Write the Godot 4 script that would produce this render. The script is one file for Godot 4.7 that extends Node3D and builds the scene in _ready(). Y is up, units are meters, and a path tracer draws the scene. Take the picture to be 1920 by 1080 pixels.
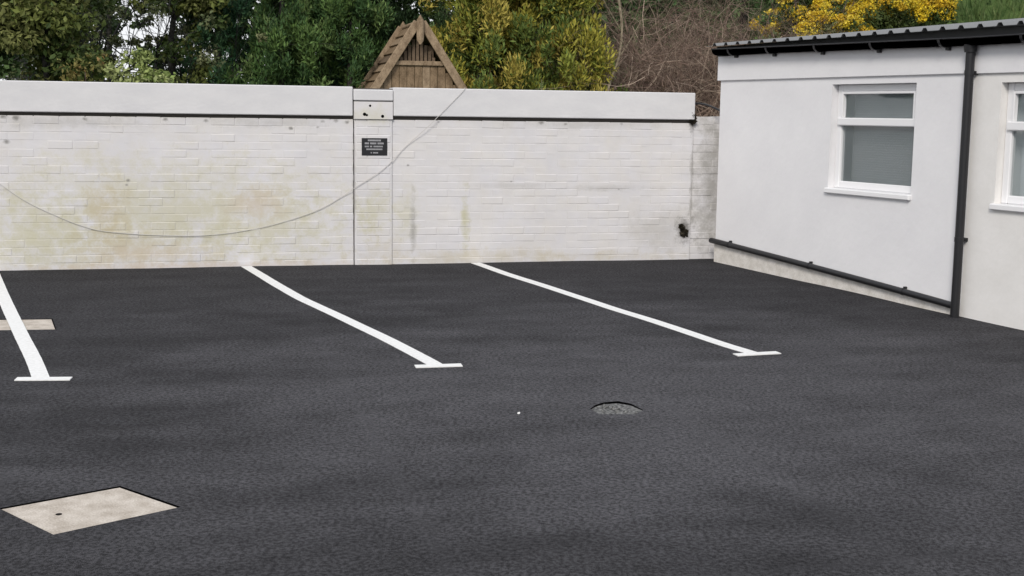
extends Node3D
# A small tarmac car park in front of a white painted brick wall, a white outbuilding on the right, trees behind.
const ZW := -12.495        # front face of the boundary wall (x runs along the wall)
const SLOPE := 0.02        # the tarmac falls gently towards the viewer
var rng := RandomNumberGenerator.new()
var undulation := FastNoiseLite.new()
var M := {}
var names := {}

func _ready():
	rng.seed = 7141
	undulation.seed = 5; undulation.frequency = 0.45; undulation.fractal_octaves = 2
	view_and_light()
	materials()
	holes()
	car_park()
	terrain()
	boundary_wall()
	outbuilding()
	playhouse()
	vegetation()
	floor_things()
	small_things()

# ------------------------------------------------------------------ camera, sky, sun
func view_and_light():
	var cam := Camera3D.new()
	cam.name = "camera"
	cam.position = Vector3(0, 1.5, 0)
	cam.rotation_degrees = Vector3(-7.78, -14.69, 0.77)
	cam.fov = 25.36
	cam.near = 0.05; cam.far = 900.0
	add_child(cam); cam.current = true
	var env := Environment.new()
	env.background_mode = Environment.BG_SKY
	var psm := ProceduralSkyMaterial.new()
	psm.sky_top_color = Color(0.80, 0.815, 0.845)
	psm.sky_horizon_color = Color(0.86, 0.865, 0.875)
	psm.sky_curve = 0.2
	psm.ground_bottom_color = Color(0.25, 0.25, 0.25)
	psm.ground_horizon_color = Color(0.6, 0.6, 0.6)
	psm.sun_angle_max = 1.0
	var sky := Sky.new(); sky.sky_material = psm
	env.sky = sky
	env.background_energy_multiplier = 1.0
	env.tonemap_mode = Environment.TONE_MAPPER_LINEAR
	env.tonemap_exposure = 1.38
	env.sdfgi_enabled = true; env.ssao_enabled = true; env.ssil_enabled = true
	var we := WorldEnvironment.new(); we.name = "world_environment"; we.environment = env
	add_child(we)
	var sun := DirectionalLight3D.new()
	sun.name = "sun"
	sun.rotation_degrees = Vector3(-35, -30, 0)
	sun.light_energy = 0.5
	sun.light_angular_distance = 16.0
	sun.light_color = Color(1.0, 0.975, 0.945)
	sun.shadow_enabled = true
	add_child(sun)

# ------------------------------------------------------------------ nodes
func numbered(called: String) -> String:
	var n: int = names.get(called, 0)
	names[called] = n + 1
	return called if n == 0 else "%s_%03d" % [called, n]

func tag(o: Node, label: String, category: String, group := ""):
	o.set_meta("label", label)
	o.set_meta("category", category)
	if group != "": o.set_meta("group", group)

func thing(called: String, at: Vector3, turn: float, label: String, category: String, group := "") -> Node3D:
	var o := Node3D.new()
	o.name = numbered(called)
	add_child(o)
	o.position = at; o.rotation.y = turn
	tag(o, label, category, group)
	return o

func put(called: String, mesh: Mesh, m: Material, parent: Node = null) -> MeshInstance3D:
	var o := MeshInstance3D.new()
	o.name = numbered(called) if parent == null else called
	o.mesh = mesh
	o.material_override = m
	if parent == null: add_child(o)
	else: parent.add_child(o, true)
	return o

# ------------------------------------------------------------------ mesh helpers
func tool() -> SurfaceTool:
	var st := SurfaceTool.new()
	st.begin(Mesh.PRIMITIVE_TRIANGLES)
	return st

func poly(st: SurfaceTool, pts: Array, centre: Vector3):
	# convex polygon, wound clockwise as seen from outside (away from centre)
	var n: Vector3 = (pts[1] - pts[0]).cross(pts[2] - pts[0])
	var mid := Vector3.ZERO
	for p in pts: mid += p
	mid /= pts.size()
	var list := pts.duplicate()
	if n.dot(mid - centre) > 0: list.reverse()
	for k in range(1, list.size() - 1):
		st.add_vertex(list[0]); st.add_vertex(list[k]); st.add_vertex(list[k + 1])

func cbox(st: SurfaceTool, xf: Transform3D, size: Vector3, c := 0.004, wob := 0.0):
	# chamfered box
	var h := size * 0.5
	c = min(c, min(h.x, min(h.y, h.z)) * 0.9)
	var corner := {}
	for i in 8:
		var s := Vector3(1 if i & 1 else -1, 1 if i & 2 else -1, 1 if i & 4 else -1)
		var j := Vector3(rng.randf_range(-wob, wob), rng.randf_range(-wob, wob), rng.randf_range(-wob, wob))
		for ax in 3:
			var p := (h - Vector3(c, c, c)) * s + j
			p[ax] = h[ax] * s[ax] + j[ax]
			corner[i * 3 + ax] = xf * p
	var cen := xf.origin
	for ax in 3:
		var b1 := 1 << ((ax + 1) % 3)
		var b2 := 1 << ((ax + 2) % 3)
		for s in 2:
			var o := (1 << ax) * s
			poly(st, [corner[o * 3 + ax], corner[(o | b1) * 3 + ax], corner[(o | b1 | b2) * 3 + ax], corner[(o | b2) * 3 + ax]], cen)
	if c <= 0.0: return
	for ax in 3:
		var a1 := (ax + 1) % 3
		var a2 := (ax + 2) % 3
		for s in 4:
			var o := ((1 << a1) if s & 1 else 0) | ((1 << a2) if s & 2 else 0)
			var e := o | (1 << ax)
			poly(st, [corner[o * 3 + a1], corner[o * 3 + a2], corner[e * 3 + a2], corner[e * 3 + a1]], cen)
	for i in 8:
		poly(st, [corner[i * 3], corner[i * 3 + 1], corner[i * 3 + 2]], cen)

func box_mesh(size: Vector3, at := Vector3.ZERO, c := 0.004) -> ArrayMesh:
	var st := tool()
	cbox(st, Transform3D(Basis(), at), size, c)
	return st.commit()

func span(st: SurfaceTool, a: Vector3, b: Vector3, c := 0.003):
	cbox(st, Transform3D(Basis(), (a + b) * 0.5), (b - a).abs(), c)

func span_mesh(a: Vector3, b: Vector3, c := 0.003) -> ArrayMesh:
	var st := tool(); span(st, a, b, c); return st.commit()

func beam(st: SurfaceTool, a: Vector3, b: Vector3, w: float, t: float, side: Vector3, c := 0.004):
	# board from a to b; w measured along side, t across
	var y := (b - a).normalized()
	var x := (side - y * side.dot(y)).normalized()
	cbox(st, Transform3D(Basis(x, y, x.cross(y)), (a + b) * 0.5), Vector3(w, a.distance_to(b), t), c)

func beam_mesh(a: Vector3, b: Vector3, w: float, t: float, side: Vector3, c := 0.004) -> ArrayMesh:
	var st := tool(); beam(st, a, b, w, t, side, c); return st.commit()

func tube(st: SurfaceTool, pts: Array, radii, sides := 8, caps := true):
	var n := pts.size()
	var rings := []
	var up := Vector3(0.13, 0.31, 0.94)
	for i in n:
		var d: Vector3 = (pts[min(i + 1, n - 1)] - pts[max(i - 1, 0)])
		d = d.normalized() if d.length() > 1e-6 else Vector3.UP
		var x := d.cross(up)
		if x.length() < 0.05: x = d.cross(Vector3(0.9, 0.1, 0.2))
		x = x.normalized()
		var y := d.cross(x).normalized()
		up = x.cross(d)
		var r: float = radii[i] if radii is Array else radii
		var ring := []
		for k in sides:
			var a := TAU * k / sides
			var dir := x * cos(a) + y * sin(a)
			ring.append([pts[i] + dir * r, dir])
		rings.append(ring)
	for i in n - 1:
		for k in sides:
			var a = rings[i][k]; var b = rings[i][(k + 1) % sides]
			var c = rings[i + 1][(k + 1) % sides]; var d = rings[i + 1][k]
			for v in [a, c, b, a, d, c]:
				st.set_normal(v[1]); st.add_vertex(v[0])
	if caps:
		for e in 2:
			var ring: Array = rings[0 if e == 0 else n - 1]
			var nn: Vector3 = (pts[0] - pts[1]).normalized() if e == 0 else (pts[n - 1] - pts[n - 2]).normalized()
			for k in range(1, sides - 1):
				var q := [ring[0][0], ring[k][0], ring[k + 1][0]]
				if (q[1] - q[0]).cross(q[2] - q[0]).dot(nn) > 0: q.reverse()
				for p in q:
					st.set_normal(nn); st.add_vertex(p)

func tube_mesh(pts: Array, radii, sides := 8) -> ArrayMesh:
	var st := tool(); tube(st, pts, radii, sides); return st.commit()

func smooth_path(pts: Array, steps := 5) -> Array:
	var c := Curve3D.new()
	for i in pts.size():
		var t: Vector3 = (pts[min(i + 1, pts.size() - 1)] - pts[max(i - 1, 0)]) / 6.0
		c.add_point(pts[i], -t, t)
	var out := []
	for i in pts.size() - 1:
		for k in steps: out.append(c.sample(i, float(k) / steps))
	out.append(pts[pts.size() - 1])
	return out

# ------------------------------------------------------------------ materials
func lin(r: float, g: float, b: float) -> Color:
	return Color(r, g, b).linear_to_srgb()

func plain(c: Color, rough := 0.7, spec := 0.4) -> StandardMaterial3D:
	var m := StandardMaterial3D.new()
	m.albedo_color = c; m.roughness = rough; m.metallic_specular = spec
	return m

func noise_bytes(sd: int, freq: float, w: int, h: int, oct := 4, type := FastNoiseLite.TYPE_SIMPLEX_SMOOTH) -> PackedByteArray:
	var n := FastNoiseLite.new()
	n.seed = sd; n.frequency = freq; n.noise_type = type; n.fractal_octaves = oct
	var im := n.get_seamless_image(w, h)
	im.convert(Image.FORMAT_L8)
	return im.get_data()

func tone_texture(w: int, h: int, layers: Array, c0: Color, c1: Color, gain := 1.0) -> ImageTexture:
	# blends two linear colours by a sum of noise layers [bytes, weight]
	var data := PackedByteArray(); data.resize(w * h * 3)
	var lut := []
	for k in 256:
		var t := clampf((k / 255.0 - 0.5) * gain + 0.5, 0, 1)
		var c := c0.lerp(c1, t).linear_to_srgb()
		lut.append([int(c.r * 255), int(c.g * 255), int(c.b * 255)])
	var total := 0.0
	for l in layers: total += l[1]
	for i in w * h:
		var v := 0.0
		for l in layers: v += l[0][i] * l[1]
		var q = lut[clampi(int(v / total), 0, 255)]
		data[i * 3] = q[0]; data[i * 3 + 1] = q[1]; data[i * 3 + 2] = q[2]
	return ImageTexture.create_from_image(Image.create_from_data(w, h, false, Image.FORMAT_RGB8, data))

func bump(sd: int, freq: float, size: int, strength: float, oct := 3) -> ImageTexture:
	var im := Image.create_from_data(size, size, false, Image.FORMAT_L8, noise_bytes(sd, freq, size, size, oct))
	im.convert(Image.FORMAT_RGBA8)
	im.bump_map_to_normal_map(strength)
	return ImageTexture.create_from_image(im)

func triplanar(m: StandardMaterial3D, scale: Vector3, offset := Vector3.ZERO, world := true):
	m.uv1_triplanar = true
	m.uv1_world_triplanar = world
	m.uv1_triplanar_sharpness = 6.0
	m.uv1_scale = scale; m.uv1_offset = offset

func leaf_material(rough := 0.6) -> StandardMaterial3D:
	var m := plain(Color.WHITE, rough, 0.3)
	m.vertex_color_use_as_albedo = true
	m.cull_mode = BaseMaterial3D.CULL_DISABLED
	m.backlight_enabled = true
	m.backlight = Color(0.35, 0.35, 0.3)
	return m

func stain_shade_texture() -> ImageTexture:
	# paint, algae, rust, dirt and some painted-in shade on the boundary wall: 8 m by 2 m, from x = -2, y = -0.1
	var w := 2048; var h := 512
	var n1 := noise_bytes(11, 0.006, w, h, 5)
	var n2 := noise_bytes(12, 0.03, w, h, 4)
	var n3 := noise_bytes(13, 0.15, w, h, 2)
	var n4 := noise_bytes(14, 0.012, w, h, 4)
	# [x, y, rx, ry, strength, colour]
	var green := Color(0.55, 0.53, 0.385); var ochre := Color(0.53, 0.46, 0.32); var pink := Color(0.60, 0.50, 0.43)
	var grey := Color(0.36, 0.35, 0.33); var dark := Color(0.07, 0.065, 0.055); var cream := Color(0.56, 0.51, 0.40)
	var blobs := [
		[-0.2, 0.55, 1.9, 0.6, 0.85, green], [-1.3, 0.3, 0.9, 0.5, 0.7, green], [0.9, 0.38, 0.9, 0.42, 0.65, green], [-0.6, 0.2, 1.2, 0.3, 0.6, green],
		[-0.66, 0.55, 0.24, 0.32, 0.8, ochre], [-0.5, 0.25, 0.5, 0.18, 0.5, ochre], [0.72, 0.6, 0.3, 0.22, 0.6, pink], [-0.3, 0.14, 0.8, 0.12, 0.5, pink],
		[1.86, 0.56, 0.2, 0.24, 0.8, green], [2.18, 0.5, 0.16, 0.3, 0.7, green], [2.78, 0.45, 0.06, 0.36, 0.9, green], [2.25, 0.35, 0.04, 0.4, 0.7, grey],
		[2.9, 0.06, 1.3, 0.10, 0.8, cream], [2.0, 0.1, 0.4, 0.16, 0.6, cream], [4.4, 0.05, 0.9, 0.06, 0.6, cream], [0.0, 0.02, 1.9, 0.05, 0.7, pink],
		[4.9, 0.32, 0.5, 0.3, 0.45, grey], [5.45, 0.8, 0.26, 1.0, 1.1, grey], [5.13, 0.29, 0.13, 0.15, 0.95, dark], [5.2, 0.9, 0.03, 0.6, 0.6, grey],  # tall grey on the end section: dirt plus painted shade of the building corner
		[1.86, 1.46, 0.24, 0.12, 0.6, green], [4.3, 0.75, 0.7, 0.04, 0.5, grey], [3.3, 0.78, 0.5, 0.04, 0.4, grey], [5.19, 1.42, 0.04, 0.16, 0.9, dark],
		[-1.0, 1.36, 0.9, 0.07, 0.5, grey], [0.9, 1.38, 0.7, 0.06, 0.5, grey], [4.0, 1.39, 0.9, 0.06, 0.45, grey], [1.665, 0.7, 0.02, 0.7, 0.7, grey]]
	for s in [[-1.496, 1.184, 2.0], [-1.406, 1.40, 2.0], [-1.52, 1.41, 3.0], [-0.816, 1.395, 1.6], [-0.445, 0.83, 1.3], [-0.46, 0.79, 1.0], [0.268, 1.39, 1.5], [1.062, 1.33, 1.3], [1.316, 1.343, 1.3],
			[1.368, 1.40, 2.2], [1.496, 1.41, 2.4], [3.557, 1.41, 2.0], [4.407, 1.41, 1.6], [4.397, 0.737, 1.1], [3.81, 1.40, 1.3], [-0.1, 1.40, 1.6], [2.5, 1.405, 1.4], [1.6, 1.395, 1.5], [2.2, 0.98, 0.9], [3.25, 0.82, 0.9]]:
		blobs.append([s[0], s[1], 0.016 * s[2], 0.012 * s[2], 0.8, grey.lerp(dark, 0.5)])
	var base := Color(0.715, 0.70, 0.70)
	var pix := PackedFloat32Array(); pix.resize(w * h * 3)
	for i in w * h:
		var k := 0.93 + 0.07 * (n1[i] / 255.0) + 0.05 * (n2[i] / 255.0 - 0.5)
		var warm := (n4[i] / 255.0 - 0.5) * 0.07
		pix[i * 3] = base.r * k * (1.0 + warm * 0.3); pix[i * 3 + 1] = base.g * k; pix[i * 3 + 2] = base.b * k * (1.0 - warm)
	for b in blobs:
		var x0 := int((b[0] - b[2] * 1.5 + 2.0) * 256); var x1 := int((b[0] + b[2] * 1.5 + 2.0) * 256)
		var y0 := int((1.9 - b[1] - b[3] * 1.5) * 256); var y1 := int((1.9 - b[1] + b[3] * 1.5) * 256)
		var col: Color = b[5]
		for py in range(max(y0, 0), min(y1, h)):
			for px in range(max(x0, 0), min(x1, w)):
				var i := py * w + px
				var dx: float = (px / 256.0 - 2.0 - b[0]) / b[2]
				var dy: float = (1.9 - py / 256.0 - b[1]) / b[3]
				var d := sqrt(dx * dx + dy * dy)
				# the noise breaks the outline up into runs and patches
				var nz := (n2[i] * 0.45 + n4[i] * 0.35 + n3[i] * 0.2) / 255.0
				var a: float = clampf((1.25 - d) * 1.1 + (nz - 0.5) * 2.2 - 0.25, 0.0, 1.0) * b[4] * (0.72 if b[2] > 0.1 else 1.0)
				if a > 0.0:
					pix[i * 3] = lerpf(pix[i * 3], col.r, a); pix[i * 3 + 1] = lerpf(pix[i * 3 + 1], col.g, a); pix[i * 3 + 2] = lerpf(pix[i * 3 + 2], col.b, a)
	var data := PackedByteArray(); data.resize(w * h * 3)
	for i in w * h * 3:
		data[i] = clampi(int(255.0 * pow(pix[i], 1.0 / 2.2)), 0, 255)
	return ImageTexture.create_from_image(Image.create_from_data(w, h, false, Image.FORMAT_RGB8, data))

func materials():
	# tarmac: near-black binder with grey chippings
	var s := 1024
	var asphalt := plain(Color.WHITE, 0.85, 0.2)
	asphalt.albedo_texture = tone_texture(s, s, [[noise_bytes(21, 0.30, s, s, 1), 0.9], [noise_bytes(22, 0.06, s, s, 5), 1.15], [noise_bytes(25, 0.02, s, s, 5), 0.25], [noise_bytes(23, 0.45, s, s, 1, FastNoiseLite.TYPE_VALUE), 0.5]], Color(0.036, 0.0355, 0.038), Color(0.200, 0.197, 0.210), 2.5)
	asphalt.normal_enabled = true
	asphalt.normal_texture = bump(24, 0.32, s, 5.0, 2)
	asphalt.normal_scale = 0.8
	asphalt.vertex_color_use_as_albedo = true
	M.asphalt = asphalt
	var paint := plain(Color.WHITE, 0.6, 0.4)
	paint.albedo_texture = tone_texture(256, 256, [[noise_bytes(31, 0.08, 256, 256, 4), 1.0]], Color(0.73, 0.73, 0.71), Color(0.84, 0.84, 0.83), 1.3)
	triplanar(paint, Vector3(1.3, 1.3, 1.3))
	M.paint = paint
	var wallm := plain(Color.WHITE, 0.72, 0.35)
	wallm.albedo_texture = stain_shade_texture()
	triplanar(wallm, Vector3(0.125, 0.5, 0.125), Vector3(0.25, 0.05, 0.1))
	wallm.uv1_triplanar_sharpness = 12.0
	M.wall = wallm
	var coping := plain(Color.WHITE, 0.7, 0.35)
	coping.albedo_texture = tone_texture(512, 512, [[noise_bytes(41, 0.008, 512, 512, 5), 1.0], [noise_bytes(42, 0.06, 512, 512, 3), 0.4]], Color(0.63, 0.628, 0.64), Color(0.70, 0.695, 0.70), 1.3)
	coping.normal_enabled = true; coping.normal_texture = bump(43, 0.05, 512, 3.0); coping.normal_scale = 0.12
	triplanar(coping, Vector3(0.45, 0.9, 0.6))
	M.coping = coping
	var render := plain(Color.WHITE, 0.65, 0.35)
	render.albedo_texture = tone_texture(512, 512, [[noise_bytes(51, 0.007, 512, 512, 4), 1.0], [noise_bytes(52, 0.09, 512, 512, 3), 0.3]], Color(0.745, 0.74, 0.755), Color(0.80, 0.795, 0.805), 1.2)
	render.normal_enabled = true; render.normal_texture = bump(53, 0.04, 512, 3.0); render.normal_scale = 0.1
	triplanar(render, Vector3(0.5, 0.5, 0.5))
	M.render = render
	var cream := render.duplicate()
	cream.albedo_texture = tone_texture(512, 512, [[noise_bytes(54, 0.008, 512, 512, 5), 1.0], [noise_bytes(52, 0.09, 512, 512, 3), 0.3]], Color(0.75, 0.735, 0.71), Color(0.82, 0.805, 0.785), 1.3)
	M.cream = cream
	var plinth := render.duplicate()
	plinth.albedo_texture = tone_texture(512, 512, [[noise_bytes(55, 0.02, 512, 512, 5), 1.0], [noise_bytes(56, 0.12, 512, 512, 3), 0.6]], Color(0.58, 0.55, 0.50), Color(0.78, 0.75, 0.71), 1.7)
	triplanar(plinth, Vector3(0.8, 0.8, 0.8))
	M.plinth = plinth
	M.upvc = plain(lin(0.80, 0.80, 0.81), 0.35, 0.5)
	M.black = plain(lin(0.012, 0.012, 0.014), 0.42, 0.5)
	M.hole_dark = plain(lin(0.02, 0.019, 0.018), 0.9, 0.2)  # near-black painted in for the shade inside small holes
	var roof := plain(lin(0.20, 0.205, 0.21), 0.45, 0.5)
	roof.normal_enabled = true; roof.normal_texture = bump(57, 0.02, 256, 2.0); roof.normal_scale = 0.15
	triplanar(roof, Vector3(0.8, 0.8, 0.8))
	M.roof = roof
	M.grime = plain(lin(0.10, 0.092, 0.084), 0.95, 0.1)
	var glass := plain(Color(0.55, 0.62, 0.63, 0.16), 0.03, 0.5)
	glass.transparency = BaseMaterial3D.TRANSPARENCY_ALPHA
	M.glass = glass
	M.blind = plain(lin(0.30, 0.315, 0.325), 0.6, 0.3)
	M.pale_blind = plain(lin(0.55, 0.60, 0.63), 0.6, 0.3)
	M.room = plain(lin(0.25, 0.24, 0.23), 0.9, 0.2)
	for k in 3:
		var wood := plain(Color.WHITE, 0.75, 0.3)
		var a := [Color(0.13, 0.09, 0.053), Color(0.17, 0.12, 0.075), Color(0.10, 0.072, 0.047)][k] as Color
		var b := [Color(0.30, 0.215, 0.135), Color(0.38, 0.285, 0.19), Color(0.20, 0.145, 0.10)][k] as Color
		wood.albedo_texture = tone_texture(256, 256, [[noise_bytes(61 + k, 0.02, 256, 256, 4), 1.0], [noise_bytes(65 + k, 0.12, 256, 256, 2), 0.7]], a, b, 1.7)
		triplanar(wood, Vector3(1.7, 1.1, 1.7))
		M["wood%d" % k] = wood
	var slab := plain(Color.WHITE, 0.8, 0.3)
	slab.albedo_texture = tone_texture(512, 512, [[noise_bytes(71, 0.012, 512, 512, 4), 1.0], [noise_bytes(72, 0.14, 512, 512, 3), 0.8]], Color(0.38, 0.33, 0.275), Color(0.62, 0.565, 0.50), 1.8)
	slab.normal_enabled = true; slab.normal_texture = bump(73, 0.12, 512, 4.0); slab.normal_scale = 0.4
	triplanar(slab, Vector3(1.2, 1.2, 1.2))
	M.slab = slab
	var stone := plain(Color.WHITE, 0.85, 0.3)
	stone.albedo_texture = tone_texture(256, 256, [[noise_bytes(74, 0.05, 256, 256, 4), 1.0]], Color(0.05, 0.05, 0.05), Color(0.21, 0.21, 0.205), 2.2)
	triplanar(stone, Vector3(3, 3, 3))
	M.stone = stone
	var soil := plain(Color.WHITE, 0.95, 0.1)
	soil.albedo_texture = tone_texture(512, 512, [[noise_bytes(81, 0.02, 512, 512, 4), 1.0], [noise_bytes(82, 0.15, 512, 512, 3), 0.6]], Color(0.035, 0.06, 0.018), Color(0.10, 0.15, 0.05), 1.7)
	triplanar(soil, Vector3(0.22, 0.22, 0.22))
	M.soil = soil
	for k in 3:
		var bark := plain(Color.WHITE, 0.9, 0.2)
		bark.albedo_texture = tone_texture(128, 256, [[noise_bytes(91 + k, 0.06, 128, 256, 4), 1.0]], [Color(0.016, 0.015, 0.014), Color(0.05, 0.035, 0.028), Color(0.16, 0.13, 0.09)][k], [Color(0.07, 0.066, 0.06), Color(0.16, 0.115, 0.095), Color(0.34, 0.29, 0.21)][k], 1.6)
		triplanar(bark, Vector3(3, 0.9, 3), Vector3.ZERO, false)
		M["bark%d" % k] = bark
	M.leaf = leaf_material()
	M.twig = plain(Color.WHITE, 0.9, 0.2)
	M.twig.vertex_color_use_as_albedo = true
	M.cable = plain(lin(0.58, 0.565, 0.54), 0.7, 0.3)

# ------------------------------------------------------------------ ground
var hole_polys := []
func gh(x: float, z: float) -> float:
	return -SLOPE * (clampf(z, -60.0, 30.0) - ZW) + undulation.get_noise_2d(x, z) * 0.006

func holes():
	hole_polys = [
		PackedVector2Array([Vector2(-0.740, -5.470), Vector2(-0.2707, -5.6795), Vector2(-0.014, -5.3445), Vector2(-0.4972, -5.1025)]),
		PackedVector2Array([Vector2(-1.367, -9.95), Vector2(-0.917, -9.918), Vector2(-0.852, -9.471), Vector2(-1.30, -9.50)]),
		PackedVector2Array([Vector2(2.19, -6.61), Vector2(2.25, -6.69), Vector2(2.31, -6.735), Vector2(2.40, -6.75), Vector2(2.455, -6.68), Vector2(2.475, -6.53), Vector2(2.40, -6.45), Vector2(2.29, -6.475), Vector2(2.205, -6.49)])]

func axis(a: float, fine0: float, fine1: float, b: float, step: float) -> Array:
	var out := []
	var v := a
	while v < fine0 - 0.01:
		out.append(v)
		v += clampf((fine0 - v) * 0.3, step, 12.0)
	v = fine0
	while v < fine1 - 0.01:
		out.append(v); v += step
	v = fine1
	while v < b - 0.01:
		out.append(v)
		v += clampf((v - fine1) * 0.4, step, 12.0)
	out.append(b)
	return out

func car_park():
	var xs := axis(-40.0, -2.6, 7.0, 45.0, 0.08)
	var zs := axis(ZW - 0.1, ZW - 0.1, -3.0, 60.0, 0.08)
	var patch := FastNoiseLite.new(); patch.seed = 77; patch.frequency = 0.6; patch.fractal_octaves = 4
	var drag := FastNoiseLite.new(); drag.seed = 78; drag.frequency = 1.1; drag.fractal_octaves = 3
	var mottle := FastNoiseLite.new(); mottle.seed = 79; mottle.frequency = 2.2; mottle.fractal_octaves = 3
	var st := tool()
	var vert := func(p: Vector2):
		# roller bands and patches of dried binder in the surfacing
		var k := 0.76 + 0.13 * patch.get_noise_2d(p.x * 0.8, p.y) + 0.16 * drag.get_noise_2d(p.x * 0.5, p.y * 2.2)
		# the area in front of the bays is coloured paler in noise-broken patches
		var pale_area := clampf(1.25 - Vector2((p.x - 2.9) / 3.4, (p.y + 6.6) / 3.0).length() + 0.7 * patch.get_noise_2d(p.x * 0.7 + 31.0, p.y * 1.5) + 0.4 * drag.get_noise_2d(p.x * 1.5, p.y * 3.0 + 9.0), 0.0, 1.0)
		k += 0.62 * pale_area
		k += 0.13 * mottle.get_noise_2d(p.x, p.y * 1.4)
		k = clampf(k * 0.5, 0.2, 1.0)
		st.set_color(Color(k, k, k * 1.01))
		st.set_uv(p / 1.7)
		var e := 0.05
		st.set_normal(Vector3(gh(p.x - e, p.y) - gh(p.x + e, p.y), 2 * e, gh(p.x, p.y - e) - gh(p.x, p.y + e)).normalized())
		st.set_tangent(Plane(1, 0, 0, 1))
		st.add_vertex(Vector3(p.x, gh(p.x, p.y), p.y))
	for i in xs.size() - 1:
		for j in zs.size() - 1:
			var a := Vector2(xs[i], zs[j]); var b := Vector2(xs[i + 1], zs[j])
			var c := Vector2(xs[i + 1], zs[j + 1]); var d := Vector2(xs[i], zs[j + 1])
			var pieces := [PackedVector2Array([a, b, c, d])]
			var cut := false
			for hp in hole_polys:
				var r := Rect2(hp[0], Vector2.ZERO)
				for p in hp: r = r.expand(p)
				if r.intersects(Rect2(a, c - a)):
					var next := []
					for q in pieces: next.append_array(Geometry2D.clip_polygons(q, hp))
					pieces = next; cut = true
			if not cut:
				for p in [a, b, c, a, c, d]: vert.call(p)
			else:
				for q in pieces:
					var t := Geometry2D.triangulate_polygon(q)
					for k in range(0, t.size(), 3):
						var p0: Vector2 = q[t[k]]; var p1: Vector2 = q[t[k + 1]]; var p2: Vector2 = q[t[k + 2]]
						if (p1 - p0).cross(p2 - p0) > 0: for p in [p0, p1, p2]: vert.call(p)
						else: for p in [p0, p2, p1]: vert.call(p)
	# cut edges of the tarmac round the covers and the pothole
	for hp in hole_polys:
		for k in hp.size():
			var p: Vector2 = hp[k]; var q: Vector2 = hp[(k + 1) % hp.size()]
			var n2 := (q - p).orthogonal().normalized()
			var v := [Vector3(p.x, gh(p.x, p.y), p.y), Vector3(q.x, gh(q.x, q.y), q.y)]
			var dn := Vector3(0, -0.07, 0)
			for w in [v[0], v[1], v[1] + dn, v[0], v[1] + dn, v[0] + dn]:
				st.set_color(Color(0.4, 0.4, 0.4)); st.set_uv(Vector2(w.x + w.z, w.y) / 1.5); st.set_normal(Vector3(n2.x, 0, n2.y)); st.set_tangent(Plane(1, 0, 0, 1))
				st.add_vertex(w)
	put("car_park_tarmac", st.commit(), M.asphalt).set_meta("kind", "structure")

func sstep(t: float) -> float:
	t = clampf(t, 0, 1)
	return t * t * (3 - 2 * t)

func th(x: float, z: float) -> float:
	var d := -z - 12.7
	return 0.12 + 0.025 * clampf(d, 0, 30) + 7.0 * sstep((x - 8.0) / 10.0) * sstep((-z - 14.0) / 16.0) + undulation.get_noise_2d(x * 0.4, z * 0.4) * 0.12

func terrain():
	var xs := axis(-260.0, -6.0, 26.0, 300.0, 0.8)
	var zs := axis(-400.0, -36.0, -12.65, -12.64, 0.7)
	var st := tool()
	st.set_smooth_group(0)
	for i in xs.size() - 1:
		for j in zs.size() - 1:
			var v := []
			for q in [[i, j], [i + 1, j], [i + 1, j + 1], [i, j + 1]]:
				v.append(Vector3(xs[q[0]], th(xs[q[0]], zs[q[1]]), zs[q[1]]))
			for p in [v[0], v[1], v[2], v[0], v[2], v[3]]: st.add_vertex(p)
	st.generate_normals()
	put("garden_ground", st.commit(), M.soil).set_meta("kind", "structure")
	# grass blades over the bank on the right
	var bt := tool()
	for k in 9:
		var a := TAU * k / 9.0 + 0.3 * (k % 3)
		var r := 0.05 + 0.04 * (k % 4)
		var base := Vector3(cos(a), 0, sin(a)) * r
		var lean := Vector3(cos(a), 0, sin(a)) * (0.06 + 0.03 * (k % 3))
		var side := Vector3(-sin(a * 1.7), 0, cos(a * 1.7)) * 0.012
		var top := base + lean + Vector3.UP * (0.16 + 0.05 * (k % 4))
		for p in [base - side, top, base + side]: bt.add_vertex(p)
	var mm := MultiMesh.new()
	mm.transform_format = MultiMesh.TRANSFORM_3D
	mm.use_colors = true
	mm.mesh = bt.commit()
	var spots := []
	for k in 9000:
		var x := rng.randf_range(9.0, 27.0); var z := rng.randf_range(-36.0, -16.0)
		if x > 5.0 + (-z) * 0.42: spots.append(Vector3(x, th(x, z) - 0.01, z))
	mm.instance_count = spots.size()
	for k in spots.size():
		var sc := rng.randf_range(0.8, 1.7)
		mm.set_instance_transform(k, Transform3D(Basis(Vector3.UP, rng.randf() * TAU).scaled(Vector3(sc, sc * rng.randf_range(0.7, 1.2), sc)), spots[k]))
		var g := rng.randf()
		mm.set_instance_color(k, Color(0.055, 0.10, 0.03).lerp(Color(0.15, 0.19, 0.07), g * g))
	var o := MultiMeshInstance3D.new()
	o.name = "bank_grass"; o.multimesh = mm; o.material_override = M.leaf
	add_child(o)
	tag(o, "green grass covering the bank behind the outbuilding roof", "grass")
	o.set_meta("kind", "stuff")

# ------------------------------------------------------------------ boundary wall
func brick_variants(len_: float) -> Array:
	var out := []
	for k in 6:
		var st := tool()
		cbox(st, Transform3D(Basis(), Vector3(0, 0, -0.05 + rng.randf_range(-0.0015, 0.0015))), Vector3(len_ - rng.randf_range(0.001, 0.006), 0.0765 - rng.randf_range(0.003, 0.008), 0.1), 0.004, 0.0014)
		out.append(st.commit())
	return out

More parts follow.
